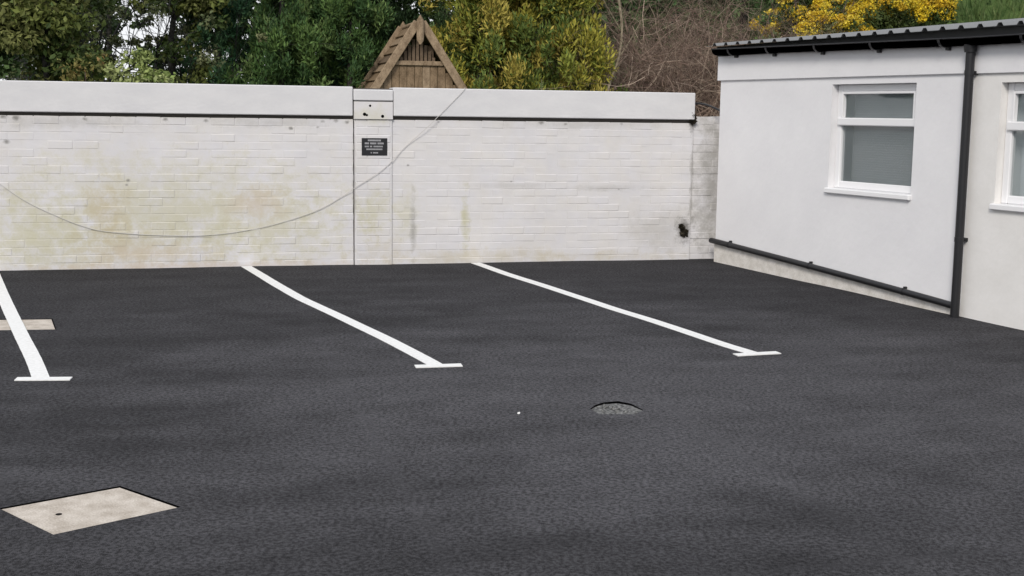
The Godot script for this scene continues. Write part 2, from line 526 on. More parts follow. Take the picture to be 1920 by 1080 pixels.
func boundary_wall():
	var t := thing("boundary_wall", Vector3(2.0, 0, ZW), 0, "long white painted brick wall with smooth coping at the back of the car park", "wall")
	var off := Vector3(-2.0, 0, 0)
	# painted mortar bed behind the brick faces; stops short of the coping so that a dark open joint remains
	put("mortar_bed", span_mesh(Vector3(-6, -0.3, -0.225) + off, Vector3(1.66, 1.415, -0.0013) + off, 0.0), M.wall, t)
	put("mortar_bed", span_mesh(Vector3(2.039, -0.3, -0.225) + off, Vector3(5.2, 1.415, -0.0013) + off, 0.0), M.wall, t)
	put("wall_core", span_mesh(Vector3(-6, 1.4155, -0.215) + off, Vector3(5.19, 1.72, -0.03) + off, 0.0), M.grime, t)
	var full := brick_variants(0.225)
	var half := brick_variants(0.1125)
	var rest := tool()
	for row in 19:
		var y := -0.018 + 0.0758 * row + 0.0375
		for sect in [[-6.0, 1.665, 0.0], [2.043, 5.195, 0.0]]:
			var x: float = sect[1] if sect[0] < 0 else sect[0]
			var dirn := -1.0 if sect[0] < 0 else 1.0
			var first := row % 2 == 1
			while (x - sect[0]) * -dirn > 0.03 if dirn < 0 else (sect[1] - x) > 0.03:
				var room: float = x - sect[0] if dirn < 0 else sect[1] - x
				var L := 0.1125 if first or room < 0.2 else 0.225
				first = false
				if room < 0.1: break
				var c := Vector3(x + dirn * L * 0.5, y + rng.randf_range(-0.001, 0.001), rng.randf_range(-0.0009, 0.0012))
				x += dirn * L
				# a few bricks are gone at the low hole by the corner
				if c.x > 5.02 and c.x < 5.2 and c.y > 0.24 and c.y < 0.36: continue
				var mesh: Mesh = (half if L < 0.2 else full)[rng.randi() % 6]
				var bs := Basis(Vector3.FORWARD, rng.randf_range(-0.006, 0.006))
				if dirn < 0 and c.x > -1.72:
					var o := put("brick", mesh, M.wall, t)
					o.transform = Transform3D(bs, c + off)
				else:
					rest.append_from(mesh, 0, Transform3D(bs, c + off))
	# lower end section between the coping and the outbuilding
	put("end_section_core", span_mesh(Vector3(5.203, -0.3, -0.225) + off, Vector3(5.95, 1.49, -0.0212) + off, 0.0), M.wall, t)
	for row in 20:
		var y := -0.018 + 0.0758 * row + 0.0375
		var x := 5.206
		var first := row % 2 == 0
		while x < 5.9:
			var L := 0.1125 if first else 0.225
			first = false
			var lift := 0.02 * sin(x * 7.0) if row == 19 else 0.0
			rest.append_from((half if L < 0.2 else full)[rng.randi() % 6], 0, Transform3D(Basis(Vector3.FORWARD, rng.randf_range(-0.01, 0.01)), Vector3(x + L * 0.5, y + lift - (x - 5.2) * (0.03 if row > 18 else 0.0), -0.019 + rng.randf_range(-0.004, 0.004)) + off))
			x += L
	# pier with its own brick courses, a rendered pad with bolt holes and a cap
	put("pier", span_mesh(Vector3(1.672, -0.3, -0.23) + off, Vector3(2.038, 1.42, 0.0155) + off, 0.0), M.wall, t)
	for row in 19:
		var y := -0.018 + 0.0758 * row + 0.0375
		var x := 1.668
		for L in ([0.1125, 0.225, 0.0335] if row % 2 == 0 else [0.225, 0.1125, 0.0335]):
			if L > 0.1: rest.append_from((half if L < 0.2 else full)[rng.randi() % 6], 0, Transform3D(Basis(), Vector3(x + L * 0.5 + 0.017, y, 0.019 + rng.randf_range(-0.0012, 0.0012)) + off))
			x += L
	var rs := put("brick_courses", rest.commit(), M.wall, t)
	rs.set_meta("kind", "stuff")
	var pad := CSGCombiner3D.new(); pad.name = "rendered_pad"
	t.add_child(pad)
	var pb := CSGBox3D.new(); pb.size = Vector3(0.378, 0.168, 0.26); pb.position = Vector3(1.855, 1.508, -0.094) + off; pb.material = M.wall
	pad.add_child(pb)
	for q in [[1.822, 1.552, 0.012], [1.768, 1.470, 0.017], [1.944, 1.452, 0.016], [1.79, 1.462, 0.012]]:
		var cy := CSGCylinder3D.new(); cy.radius = q[2]; cy.height = 0.12; cy.sides = 9; cy.operation = CSGShape3D.OPERATION_SUBTRACTION
		cy.rotation.x = PI / 2; cy.position = Vector3(q[0], q[1], 0.03) + off; cy.material = M.hole_dark
		pad.add_child(cy)
	put("pier_cap", span_mesh(Vector3(1.662, 1.600, -0.24) + off, Vector3(2.047, 1.708, 0.043) + off, 0.008), M.coping, t)
	# smooth concrete coping beams
	put("coping", span_mesh(Vector3(-6, 1.452, -0.25) + off, Vector3(1.655, 1.732, 0.034) + off, 0.007), M.coping, t)
	put("coping", span_mesh(Vector3(2.052, 1.456, -0.25) + off, Vector3(5.2, 1.731, 0.034) + off, 0.007), M.coping, t)

# ------------------------------------------------------------------ outbuilding
func panel_with_holes(st: SurfaceTool, x0: float, x1: float, y0: float, y1: float, rects: Array, thick: float):
	var xs := [x0, x1]; var ys := [y0, y1]
	for r in rects:
		xs.append(r[0]); xs.append(r[1]); ys.append(r[2]); ys.append(r[3])
	xs.sort(); ys.sort()
	for i in xs.size() - 1:
		for j in ys.size() - 1:
			var mx: float = (xs[i] + xs[i + 1]) * 0.5; var my: float = (ys[j] + ys[j + 1]) * 0.5
			if xs[i + 1] - xs[i] < 1e-4 or ys[j + 1] - ys[j] < 1e-4: continue
			var solid := true
			for r in rects:
				if mx > r[0] and mx < r[1] and my > r[2] and my < r[3]: solid = false
			if not solid: continue
			var a := Vector3(xs[i], ys[j], 0); var b := Vector3(xs[i + 1], ys[j], 0); var c := Vector3(xs[i + 1], ys[j + 1], 0); var d := Vector3(xs[i], ys[j + 1], 0)
			var k := Vector3(0, 0, -thick)
			poly(st, [a, b, c, d], Vector3(mx, my, -thick))
			poly(st, [a + k, b + k, c + k, d + k], Vector3(mx, my, 0))
	for r in [[x0, x1, y0, y1]] + rects:
		var outer: bool = r[0] == x0 and r[1] == x1
		var mid := Vector3((r[0] + r[1]) * 0.5, (r[2] + r[3]) * 0.5, -thick * 0.5)
		var k := Vector3(0, 0, -thick)
		var p := [Vector3(r[0], r[2], 0), Vector3(r[1], r[2], 0), Vector3(r[1], r[3], 0), Vector3(r[0], r[3], 0)]
		for e in 4:
			var u: Vector3 = p[e]; var v: Vector3 = p[(e + 1) % 4]
			var cen := mid if outer else (u + v) - mid
			poly(st, [u, v, v + k, u + k], cen)

func window_at(t: Node3D, x0: float, x1: float, y0: float, y1: float, which: int):
	var w := Node3D.new(); w.name = "window"
	t.add_child(w, true)
	var zf := -0.065     # front of the frame, inside the reveal
	var zb := -0.125
	var f := 0.065
	var ty := y0 + (y1 - y0) * 0.655
	var st := tool()
	span(st, Vector3(x0 + 0.001, y0 + 0.03, zb), Vector3(x0 + f, y1 - 0.001, zf), 0.008)
	span(st, Vector3(x1 - f, y0 + 0.03, zb), Vector3(x1 - 0.001, y1 - 0.001, zf), 0.008)
	span(st, Vector3(x0 + f, y1 - f, zb), Vector3(x1 - f, y1 - 0.001, zf - 0.001), 0.008)
	span(st, Vector3(x0 + f, y0 + 0.03, zb), Vector3(x1 - f, y0 + 0.03 + f, zf - 0.001), 0.008)
	put("frame", st.commit(), M.upvc, w)
	put("transom", span_mesh(Vector3(x0 + 0.03, ty - 0.035, zb + 0.004), Vector3(x1 - 0.03, ty + 0.035, zf + 0.022), 0.008), M.upvc, w)
	# opening top sash with its own rim
	st = tool()
	var a := x0 + f; var b := x1 - f
	span(st, Vector3(a, ty + 0.035, zf - 0.03), Vector3(a + 0.022, y1 - f, zf + 0.012), 0.004)
	span(st, Vector3(b - 0.022, ty + 0.035, zf - 0.03), Vector3(b, y1 - f, zf + 0.012), 0.004)
	span(st, Vector3(a + 0.022, y1 - f - 0.022, zf - 0.03), Vector3(b - 0.022, y1 - f, zf + 0.011), 0.004)
	put("top_sash", st.commit(), M.upvc, w)
	put("pane", span_mesh(Vector3(a + 0.01, ty + 0.03, zf - 0.032), Vector3(b - 0.01, y1 - f - 0.005, zf - 0.026), 0.0), M.glass, w)
	put("pane", span_mesh(Vector3(a - 0.01, y0 + 0.03 + f - 0.01, zf - 0.032), Vector3(b + 0.01, ty - 0.03, zf - 0.026), 0.0), M.glass, w)
	put("sill", span_mesh(Vector3(x0 - 0.02, y0 - 0.018, -0.11), Vector3(x1 + 0.012, y0 + 0.03, 0.034), 0.008), M.upvc, w)
	st = tool()
	if which == 0:
		# closed venetian blind hung a hand behind the glass
		var y := y0 + 0.04
		while y < y1 - 0.02:
			cbox(st, Transform3D(Basis(Vector3.RIGHT, -1.15), Vector3((x0 + x1) * 0.5 + 0.02, y, zb - 0.085)), Vector3(x1 - x0 - 0.10, 0.0012, 0.027), 0.0)
			y += 0.021
		put("blind", st.commit(), M.blind, w)
	else:
		var x := x0 + 0.03
		while x < x1 + 0.02:
			cbox(st, Transform3D(Basis(Vector3.UP, 0.45), Vector3(x, (y0 + y1) * 0.5, zb - 0.085)), Vector3(0.095, y1 - y0 + 0.04, 0.0012), 0.0)
			x += 0.08
		put("blind", st.commit(), M.pale_blind, w)

func outbuilding():
	var t := thing("outbuilding", Vector3(5.407, 0, -12.303), deg_to_rad(-78.8), "low white rendered outbuilding with black gutter and two windows", "building")
	var LEN := 9.0
	var wins := [[1.74, 2.80, 0.835, 1.795], [3.71, 4.78, 0.825, 1.783]]
	var st := tool()
	panel_with_holes(st, 0.0, 3.43, -0.3, 2.16, [wins[0]], 0.14)
	var wl := put("wall", st.commit(), M.render, t)
	wl.set_meta("label", "bright white wall section left of the downpipe")
	st = tool()
	panel_with_holes(st, 3.432, LEN, -0.4, 2.16, [wins[1]], 0.14)
	var wr := put("wall", st.commit(), M.cream, t)
	wr.set_meta("label", "slightly creamier wall section right of the downpipe")
	var D := -4.2
	put("end_wall", span_mesh(Vector3(0.0, -0.3, D), Vector3(0.14, 2.16, -0.141), 0.0), M.render, t)
	put("end_wall", span_mesh(Vector3(LEN - 0.14, -0.4, D), Vector3(LEN, 2.16, -0.141), 0.0), M.cream, t)
	put("back_wall", span_mesh(Vector3(0.141, -0.4, D), Vector3(LEN - 0.141, 2.16, D + 0.14), 0.0), M.render, t)
	put("ceiling", span_mesh(Vector3(0.02, 2.161, D + 0.02), Vector3(LEN - 0.02, 2.19, -0.03), 0.0), M.room, t)
	put("room_floor", span_mesh(Vector3(0.142, 0.02, D + 0.142), Vector3(LEN - 0.142, 0.06, -0.142), 0.0), M.room, t)
	# rendered band under the eaves
	put("eaves_band", span_mesh(Vector3(-0.035, 1.856, 0.0), Vector3(3.44, 2.158, 0.022), 0.004), M.render, t)
	put("eaves_band", span_mesh(Vector3(3.443, 1.853, 0.0), Vector3(LEN, 2.158, 0.021), 0.004), M.render, t)
	# cream plinth below the waste pipe
	st = tool()
	var prev := -1.0
	for k in 14:
		var x := 3.40 * k / 13.0
		var y := waste_y(x)
		if k > 0:
			var px := 3.40 * (k - 1) / 13.0
			var py := waste_y(px)
			var c := Vector3((x + px) * 0.5, 0.0, 0.002)
			var z0 := 0.0; var z1 := 0.012
			var q := [Vector3(px, -0.3, z1), Vector3(x, -0.3, z1), Vector3(x, y, z1), Vector3(px, py, z1)]
			poly(st, q, c)
			poly(st, [Vector3(px, py, z1), Vector3(x, y, z1), Vector3(x, y, z0), Vector3(px, py, z0)], c)
	poly(st, [Vector3(0, -0.3, 0), Vector3(0, -0.3, 0.012), Vector3(0, waste_y(0), 0.012), Vector3(0, waste_y(0), 0)], Vector3(0.1, 0, 0.005))
	put("plinth", st.commit(), M.plinth, t)
	# black waste pipe falling to the downpipe
	var pts := []
	for k in 18:
		var x := -0.03 + 3.42 * k / 17.0
		pts.append(Vector3(x, waste_y(x), 0.036))
	var wp := put("waste_pipe", tube_mesh(pts, 0.028, 12), M.black, t)
	for x in [0.288, 1.568, 2.812]:
		st = tool()
		var y := waste_y(x)
		tube(st, [Vector3(x - 0.012, y + 0.0008, 0.036), Vector3(x + 0.012, y - 0.0008, 0.036)], 0.0315, 12)
		span(st, Vector3(x - 0.01, y + 0.02, 0.0), Vector3(x + 0.012, y + 0.042, 0.03), 0.003)
		put("pipe_clip", st.commit(), M.black, wp)
	# downpipe
	var dp := put("downpipe", tube_mesh([Vector3(3.435, -0.12, 0.062), Vector3(3.435, 2.06, 0.062)], 0.035, 18), M.black, t)
	put("outlet", tube_mesh([Vector3(3.435, 2.02, 0.064), Vector3(3.435, 2.07, 0.068), Vector3(3.435, 2.12, 0.075)], [0.046, 0.05, 0.05], 18), M.black, dp)
	for y in [0.55, 1.86]:
		st = tool()
		tube(st, [Vector3(3.435, y - 0.018, 0.062), Vector3(3.435, y + 0.018, 0.062)], 0.0385, 18)
		span(st, Vector3(3.40, y - 0.014, 0.0), Vector3(3.47, y + 0.014, 0.04), 0.003)
		put("pipe_clip", st.commit(), M.black, dp)
	for i in 2: window_at(t, wins[i][0], wins[i][1], wins[i][2], wins[i][3], i)
	gutter(t, LEN)
	roof(t, LEN, D)

func waste_y(x: float) -> float:
	# follows the shallow fall measured along the wall
	return 0.214 - 0.0535 * x - 0.0017 * pow(max(x, 0.0), 2.0) - 0.0006 * pow(max(x - 1.5, 0.0), 3.0)

func gutter(t: Node3D, LEN: float):
	var g_end := Vector2(0.02, LEN + 0.1)
	var r := 0.058
	var st := tool()
	var prof := []
	for k in 13:
		var a := PI + PI * k / 12.0
		prof.append([Vector2(cos(a), sin(a)) * r, Vector2(cos(a), sin(a))])
	for s in 30:
		var x0: float = lerpf(g_end.x, g_end.y, s / 30.0); var x1: float = lerpf(g_end.x, g_end.y, (s + 1) / 30.0)
		var y0 := gutter_y(x0); var y1 := gutter_y(x1)
		for k in 12:
			var a = prof[k]; var b = prof[k + 1]
			var zc := 0.086
			var v := [[Vector3(x0, y0 + a[0].y, zc + a[0].x), a[1]], [Vector3(x0, y0 + b[0].y, zc + b[0].x), b[1]], [Vector3(x1, y1 + b[0].y, zc + b[0].x), b[1]], [Vector3(x1, y1 + a[0].y, zc + a[0].x), a[1]]]
			for i in [0, 2, 1, 0, 3, 2]:
				st.set_normal(Vector3(0, v[i][1].y, v[i][1].x)); st.add_vertex(v[i][0])
	# rolled front bead
	var bead := []
	for s in 31:
		var x := lerpf(g_end.x, g_end.y, s / 30.0)
		bead.append(Vector3(x, gutter_y(x) + 0.002, 0.086 + r))
	tube(st, bead, 0.007, 8)
	# stop end
	var y := gutter_y(g_end.x)
	for k in 12:
		var a = prof[k][0]; var b = prof[k + 1][0]
		for p in [Vector3(g_end.x, y, 0.086), Vector3(g_end.x, y + b.y, 0.086 + b.x), Vector3(g_end.x, y + a.y, 0.086 + a.x)]:
			st.set_normal(Vector3.LEFT); st.add_vertex(p)
	var g := put("gutter", st.commit(), M.black, t)
	for x in [0.30, 0.92, 1.63, 2.37, 3.17, 4.0, 4.8, 5.6, 6.4, 7.2, 8.0]:
		var bs := tool()
		var pts := []
		for k in 9:
			var a := PI + PI * k / 8.0
			pts.append(Vector3(x, gutter_y(x) + sin(a) * (r + 0.004), 0.086 + cos(a) * (r + 0.004)))
		for k in 8: beam(bs, pts[k], pts[k + 1], 0.026, 0.005, Vector3.RIGHT, 0.001)
		span(bs, Vector3(x - 0.02, gutter_y(x) - 0.085, 0.0225), Vector3(x + 0.02, gutter_y(x) + 0.0, 0.05), 0.003)
		put("gutter_bracket", bs.commit(), M.black, g)
	put("fascia", span_mesh(Vector3(-0.05, 2.10, 0.0225), Vector3(LEN, 2.20, 0.027), 0.001), M.black, t)

func gutter_y(x: float) -> float:
	return 2.166 - 0.012 * minf(x, 3.5)

func roof(t: Node3D, LEN: float, D: float):
	# box-profile metal sheets: ribs run up the slope
	var pitch := deg_to_rad(5.85)
	var pit := 0.196
	var x := -0.09
	var ridge_run := 4.5
	while x < LEN:
		var st := tool()
		var line := []
		for k in 5:
			var o := x + k * pit
			line.append_array([Vector2(o, 0), Vector2(o + pit * 0.62, 0), Vector2(o + pit * 0.72, 0.026), Vector2(o + pit * 0.88, 0.026), Vector2(o + pit * 0.98, 0)])
		line.append(Vector2(x + 5 * pit - 0.002, 0))
		for k in line.size() - 1:
			var a: Vector2 = line[k]; var b: Vector2 = line[k + 1]
			var e0 := Vector3(0, 2.200, 0.142)
			var e1 := e0 + Vector3(0, sin(pitch), -cos(pitch)) * ridge_run
			var th_ := Vector3(0, -0.0025, 0)
			var q := [Vector3(a.x, a.y, 0) + e0, Vector3(b.x, b.y, 0) + e0, Vector3(b.x, b.y, 0) + e1, Vector3(a.x, a.y, 0) + e1]
			var cen: Vector3 = (q[0] + q[2]) * 0.5 - Vector3(0, 1, 0)
			poly(st, q, cen)
			poly(st, [q[0] + th_, q[1] + th_, q[2] + th_, q[3] + th_], cen + Vector3(0, 3, 0))
			poly(st, [q[0], q[1], q[1] + th_, q[0] + th_], cen)
		put("roof_sheet", st.commit(), M.roof, t)
		x += 5 * pit
	# filler between the top of the wall and the sheets at the gable ends
	for gx in [0.02, LEN - 0.02]:
		var st2 := tool()
		var hgt := tan(pitch)
		for s in [-0.02, 0.02]:
			poly(st2, [Vector3(gx + s, 2.192, 0.0), Vector3(gx + s, 2.192, D), Vector3(gx + s, 2.188 + hgt * (0.14 - D), D), Vector3(gx + s, 2.192 + hgt * 0.1, 0.0)], Vector3(gx - s, 2.2, -2))
		put("gable_filler", st2.commit(), M.black, t)

# ------------------------------------------------------------------ wooden playhouse behind the wall
func playhouse():
	var base := Vector3(2.885, 0, -15.6)
	base.y = th(base.x, base.z) - 0.02
	var t := thing("wooden_playhouse", base, 0, "small brown wooden hut with steep plank gable roof peeping over the wall", "playhouse")
	var Y := -base.y
	var apex := 2.55 + Y; var eave := 1.42 + Y; var hw := 0.765; var L := 1.12
	# four posts and boarded sides below the roof
	for sx in [-1, 1]:
		for z in [-0.1, -L + 0.1]:
			put("post", span_mesh(Vector3(sx * 0.56 - 0.04, 0, z - 0.04), Vector3(sx * 0.56 + 0.04, 1.70 + Y, z + 0.04), 0.006), M.wood0, t)
	for k in 9:
		for z in [-0.06, -L + 0.06]:
			var bx := -0.515 + 0.1145 * k
			put("wall_board", span_mesh(Vector3(bx, 0.15, z - 0.01), Vector3(bx + 0.109, 1.415 + Y, z + 0.01), 0.003), M["wood%d" % (k % 2)], t)
	# gable: lower vertical boards, tie beam, dark slatted top
	var z0 := -0.05
	for k in 13:
		var bx := -0.62 + 0.0955 * k
		var mid := bx + 0.0477
		var top := minf(2.06 + Y, apex - absf(mid) / hw * (apex - eave) - 0.01)
		if top > 1.44 + Y: put("gable_board", span_mesh(Vector3(bx, 1.42 + Y, z0 - 0.01), Vector3(bx + 0.0915, top, z0 + 0.008 - 0.002 * (k % 3)), 0.003), M["wood%d" % ([0, 0, 1, 0, 0][k % 5])], t)
	put("tie_beam", span_mesh(Vector3(-0.30, 2.06 + Y, z0 - 0.02), Vector3(0.30, 2.115 + Y, z0 + 0.035), 0.005), M.wood1, t)
	for k in 9:
		var bx := -0.225 + 0.05 * k
		var top := apex - (absf(bx + 0.025) + 0.03) / hw * (apex - eave) - 0.05
		put("louvre_slat", span_mesh(Vector3(bx, 2.116 + Y, z0 - 0.05), Vector3(bx + 0.036, top, z0 - 0.03), 0.002), M.wood2, t)
	put("gable_back", span_mesh(Vector3(-0.2, 2.1 + Y, z0 - 0.1), Vector3(0.2, 2.3 + Y, z0 - 0.08), 0.0), M.wood2, t)
	# roof: overlapping planks on both slopes
	var slope_len := Vector2(hw, apex - eave).length()
	var rows := 10
	for sx in [-1, 1]:
		var dn := Vector3(sx * hw, eave - apex, 0).normalized()
		var nrm := Vector3(sx * (apex - eave), hw, 0).normalized()
		for k in rows:
			var a := Vector3(0, apex, 0) + dn * (slope_len * k / rows)
			var b := Vector3(0, apex, 0) + dn * (slope_len * (k + 1.12) / rows)
			var st := tool()
			var y := (b - a + nrm * 0.026).normalized()
			var zz := Vector3(0, 0, 1)
			cbox(st, Transform3D(Basis(y.cross(zz), y, zz), (a + b) * 0.5 + nrm * 0.018 + Vector3(0, 0, -L * 0.5)), Vector3(0.018, a.distance_to(b), L - 0.02 + rng.randf_range(-0.012, 0.012)), 0.003)
			put("roof_plank", st.commit(), M["wood%d" % [0, 1, 0, 2, 1, 0, 0, 1, 2, 0][k]], t)
		for z in [0.02, -L - 0.01]:
			put("bargeboard", beam_mesh(Vector3(sx * 0.02, apex + 0.02, z) + nrm * 0.01, Vector3(sx * hw, eave, z) + nrm * 0.01 + dn * 0.05, 0.10, 0.032, nrm, 0.006), M.wood1, t)
	for z in [0.055, -L - 0.045]:
		put("finial", tube_mesh([Vector3(0, apex - 0.24, z), Vector3(0, apex - 0.19, z), Vector3(0, apex - 0.02, z), Vector3(0, apex + 0.05, z), Vector3(0, apex + 0.11, z)], [0.012, 0.045, 0.05, 0.045, 0.006], 8), M.wood1, t)
	put("ridge_cap", tube_mesh([Vector3(0, apex + 0.025, 0.03), Vector3(0, apex + 0.025, -L - 0.02)], 0.03, 8), M.wood1, t)

# ------------------------------------------------------------------ vegetation
func rdir() -> Vector3:
	var z := rng.randf_range(-1, 1); var a := rng.randf() * TAU; var r := sqrt(1 - z * z)
	return Vector3(r * cos(a), z, r * sin(a))

func leaves_mesh(clumps: Array, per: int, size: float, aspect: float, colours: Array, droop := 0.0, shell := 0.45) -> ArrayMesh:
	# each clump [centre, radii (Vector3), colour index or -1]; leaves are folded diamonds scattered through its volume
	var P := PackedVector3Array(); var C := PackedColorArray(); var I := PackedInt32Array()
	for c in clumps:
		var cen: Vector3 = c[0]; var rad: Vector3 = c[1]
		var hue: int = c[2] if c[2] >= 0 else rng.randi() % colours.size()
		var vol := rad.x * rad.y * rad.z
		var n := int(per * clampf(pow(vol / 0.02, 0.66), 0.25, 4.0))
		for k in n:
			var d := rdir()
			var p := cen + d * rad * pow(rng.randf(), shell) * rng.randf_range(0.85, 1.12)
			var dir := (d * 0.7 + rdir() * 0.8 + Vector3(0, droop, 0)).normalized()
			var side := dir.cross(rdir())
			if side.length() < 0.05: continue
			side = side.normalized()
			var s := size * rng.randf_range(0.6, 1.35)
			var nn := dir.cross(side) * s * 0.18
			var col: Color = colours[hue if rng.randf() < 0.82 else rng.randi() % colours.size()]
			col = col * rng.randf_range(0.65, 1.35)
			var b := P.size()
			P.append(p - dir * s * aspect * 0.5); P.append(p + side * s * 0.5 + nn); P.append(p + dir * s * aspect * 0.5); P.append(p - side * s * 0.5 + nn)
			for q in 4: C.append(col)
			I.append_array(PackedInt32Array([b, b + 1, b + 2, b, b + 2, b + 3]))
	var arr := []; arr.resize(Mesh.ARRAY_MAX)
	arr[Mesh.ARRAY_VERTEX] = P; arr[Mesh.ARRAY_COLOR] = C; arr[Mesh.ARRAY_INDEX] = I
	var m := ArrayMesh.new()
	m.add_surface_from_arrays(Mesh.PRIMITIVE_TRIANGLES, arr)
	return m

func limb_paths(base: Vector3, top: Vector3, r: float, n_limbs: int, spread: float) -> Array:
	# the trunk and its limbs as lists of points with radii
	var out := []
	var trunk := []; var rad := []
	var bend := Vector3(rng.randf_range(-1, 1), 0, rng.randf_range(-1, 1)) * 0.06 * (top - base).length()
	for k in 8:
		var t := k / 7.0
		trunk.append(base.lerp(top, t) + bend * sin(t * PI) + Vector3(rng.randf_range(-1, 1), 0, rng.randf_range(-1, 1)) * 0.012 * k)
		rad.append(r * (1.0 - 0.8 * t) * (1.35 if k == 0 else 1.0))
	out.append([trunk, rad])
	for k in n_limbs:
		var t := rng.randf_range(0.3, 0.92)
		var i := int(t * 7)
		var p: Vector3 = trunk[i].lerp(trunk[min(i + 1, 7)], t * 7 - i)
		var a := TAU * k / n_limbs + rng.randf_range(-0.6, 0.6)
		var d := Vector3(cos(a), rng.randf_range(0.5, 1.3), sin(a)).normalized()
		var pts := [p]; var rr := [r * (1.0 - 0.8 * t) * 0.6]
		var L := spread * rng.randf_range(0.6, 1.1)
		for s in 4:
			p += (d + rdir() * 0.25) * L / 4.0
			pts.append(p); rr.append(rr[0] * (0.75 - 0.17 * s))
		out.append([pts, rr])
	return out

func broad_tree(called: String, label: String, category: String, at: Vector3, h: float, crown: Vector3, trunk_r: float, n_clumps: int, per: int, size: float, colours: Array, bark: Material, group := "", low := 0.15, gap := 1.0) -> Node3D:
	at.y = th(at.x, at.z) - 0.03
	var t := thing(called, at, 0, label, category, group)
	var limbs := limb_paths(Vector3.ZERO, Vector3(rng.randf_range(-0.1, 0.1), h * 0.86, rng.randf_range(-0.1, 0.1)), trunk_r, 9, crown.x * 0.9)
	put("trunk", tube_mesh(limbs[0][0], limbs[0][1], 9), bark, t)
	for k in range(1, limbs.size()):
		put("limb", tube_mesh(limbs[k][0], limbs[k][1], 6), bark, t)
	var clumps := []
	var y0 := h * low
	for k in n_clumps:
		var d := rdir()
		var rr := pow(rng.randf(), 0.4)
		var p := Vector3(d.x * crown.x * rr, y0 + (h - y0) * (0.5 + 0.5 * d.y * rr), d.z * crown.z * rr)
		var s := rng.randf_range(0.13, 0.30) * gap * crown.y
		clumps.append([p, Vector3(s * rng.randf_range(0.9, 1.5), s * rng.randf_range(0.6, 1.0), s * rng.randf_range(0.9, 1.4)), -1])
	put("crown", leaves_mesh(clumps, per, size, 1.7, colours, -0.15), M.leaf, t)
	return t

func conifer(called: String, label: String, at: Vector3, h: float, r: float, per: int, n: int, size: float, colours: Array, group := "", ragged := 0.25) -> Node3D:
	at.y = th(at.x, at.z) - 0.03
	var t := thing(called, at, 0, label, "conifer", group)
	put("trunk", tube_mesh([Vector3.ZERO, Vector3(0.02, h * 0.5, 0), Vector3(0, h * 0.92, 0)], [0.07, 0.035, 0.008], 8), M.bark0, t)
	var clumps := []
	for k in n:
		var y := pow(rng.randf(), 0.85)
		var prof: float = r * (1.0 - pow(y, 2.2)) * (1.0 if y > 0.1 else 0.8) + 0.06
		var a := rng.randf() * TAU
		var rr := prof * rng.randf_range(0.2, 1.0 + ragged)
		var p := Vector3(cos(a) * rr, 0.1 + y * (h - 0.15), sin(a) * rr)
		var s := rng.randf_range(0.12, 0.22) * (r / 0.6)
		clumps.append([p, Vector3(s * 0.9, s * 1.35, s * 0.9), -1])
	put("crown", leaves_mesh(clumps, per, size, 3.2, colours, 0.9, 0.5), M.leaf, t)
	return t

func twig_shrub(called: String, label: String, at: Vector3, h: float, stems: int, spread: float, colours: Array, depth := 4, r0 := 0.02, wild := 0.35, group := "", extra_leaves := 0, leaf_cols := []) -> Node3D:
	at.y = th(at.x, at.z) - 0.03
	var t := thing(called, at, 0, label, "shrub", group)
	var st := tool()
	var tips := []
	for s in stems:
		var a := TAU * s / stems + rng.randf_range(-0.5, 0.5)
		var d := Vector3(cos(a) * spread, 1.0, sin(a) * spread).normalized()
		var sub := tool()
		grow(sub, tips, Vector3(cos(a), 0, sin(a)) * 0.12, d, h * rng.randf_range(0.30, 0.42), r0 * rng.randf_range(0.7, 1.2), depth, colours, wild)
		put("stem", sub.commit(), M.twig, t)
	if extra_leaves > 0:
		var clumps := []
		for k in extra_leaves:
			var s := rng.randf_range(0.05, 0.16)
			clumps.append([tips[rng.randi() % tips.size()], Vector3(s, s * 0.8, s), -1])
		put("foliage", leaves_mesh(clumps, 260, 0.032, 1.6, leaf_cols), M.leaf, t)
	return t

func grow(st: SurfaceTool, tips: Array, p: Vector3, d: Vector3, L: float, r: float, depth: int, colours: Array, wild: float):
	var pts := [p]; var rad := [r]
	var steps := 4 if depth > 2 else 3
	for k in steps:
		d = (d + rdir() * wild * 0.6).normalized()
		p += d * L / steps
		pts.append(p); rad.append(r * (1.0 - 0.45 * (k + 1) / steps))
	var c: Color = colours[rng.randi() % colours.size()]
	st.set_color(c * rng.randf_range(0.7, 1.3))
	tube(st, pts, rad, 5 if depth > 2 else 3, false)
	if depth <= 0:
		tips.append(p); return
	for k in (4 if depth > 1 else 3):
		var i := rng.randi_range(1, steps)
		var nd := (d + rdir() * (0.75 + wild)).normalized()
		grow(st, tips, pts[i], nd, L * rng.randf_range(0.5, 0.82), rad[i] * 0.74, depth - 1, colours, wild)

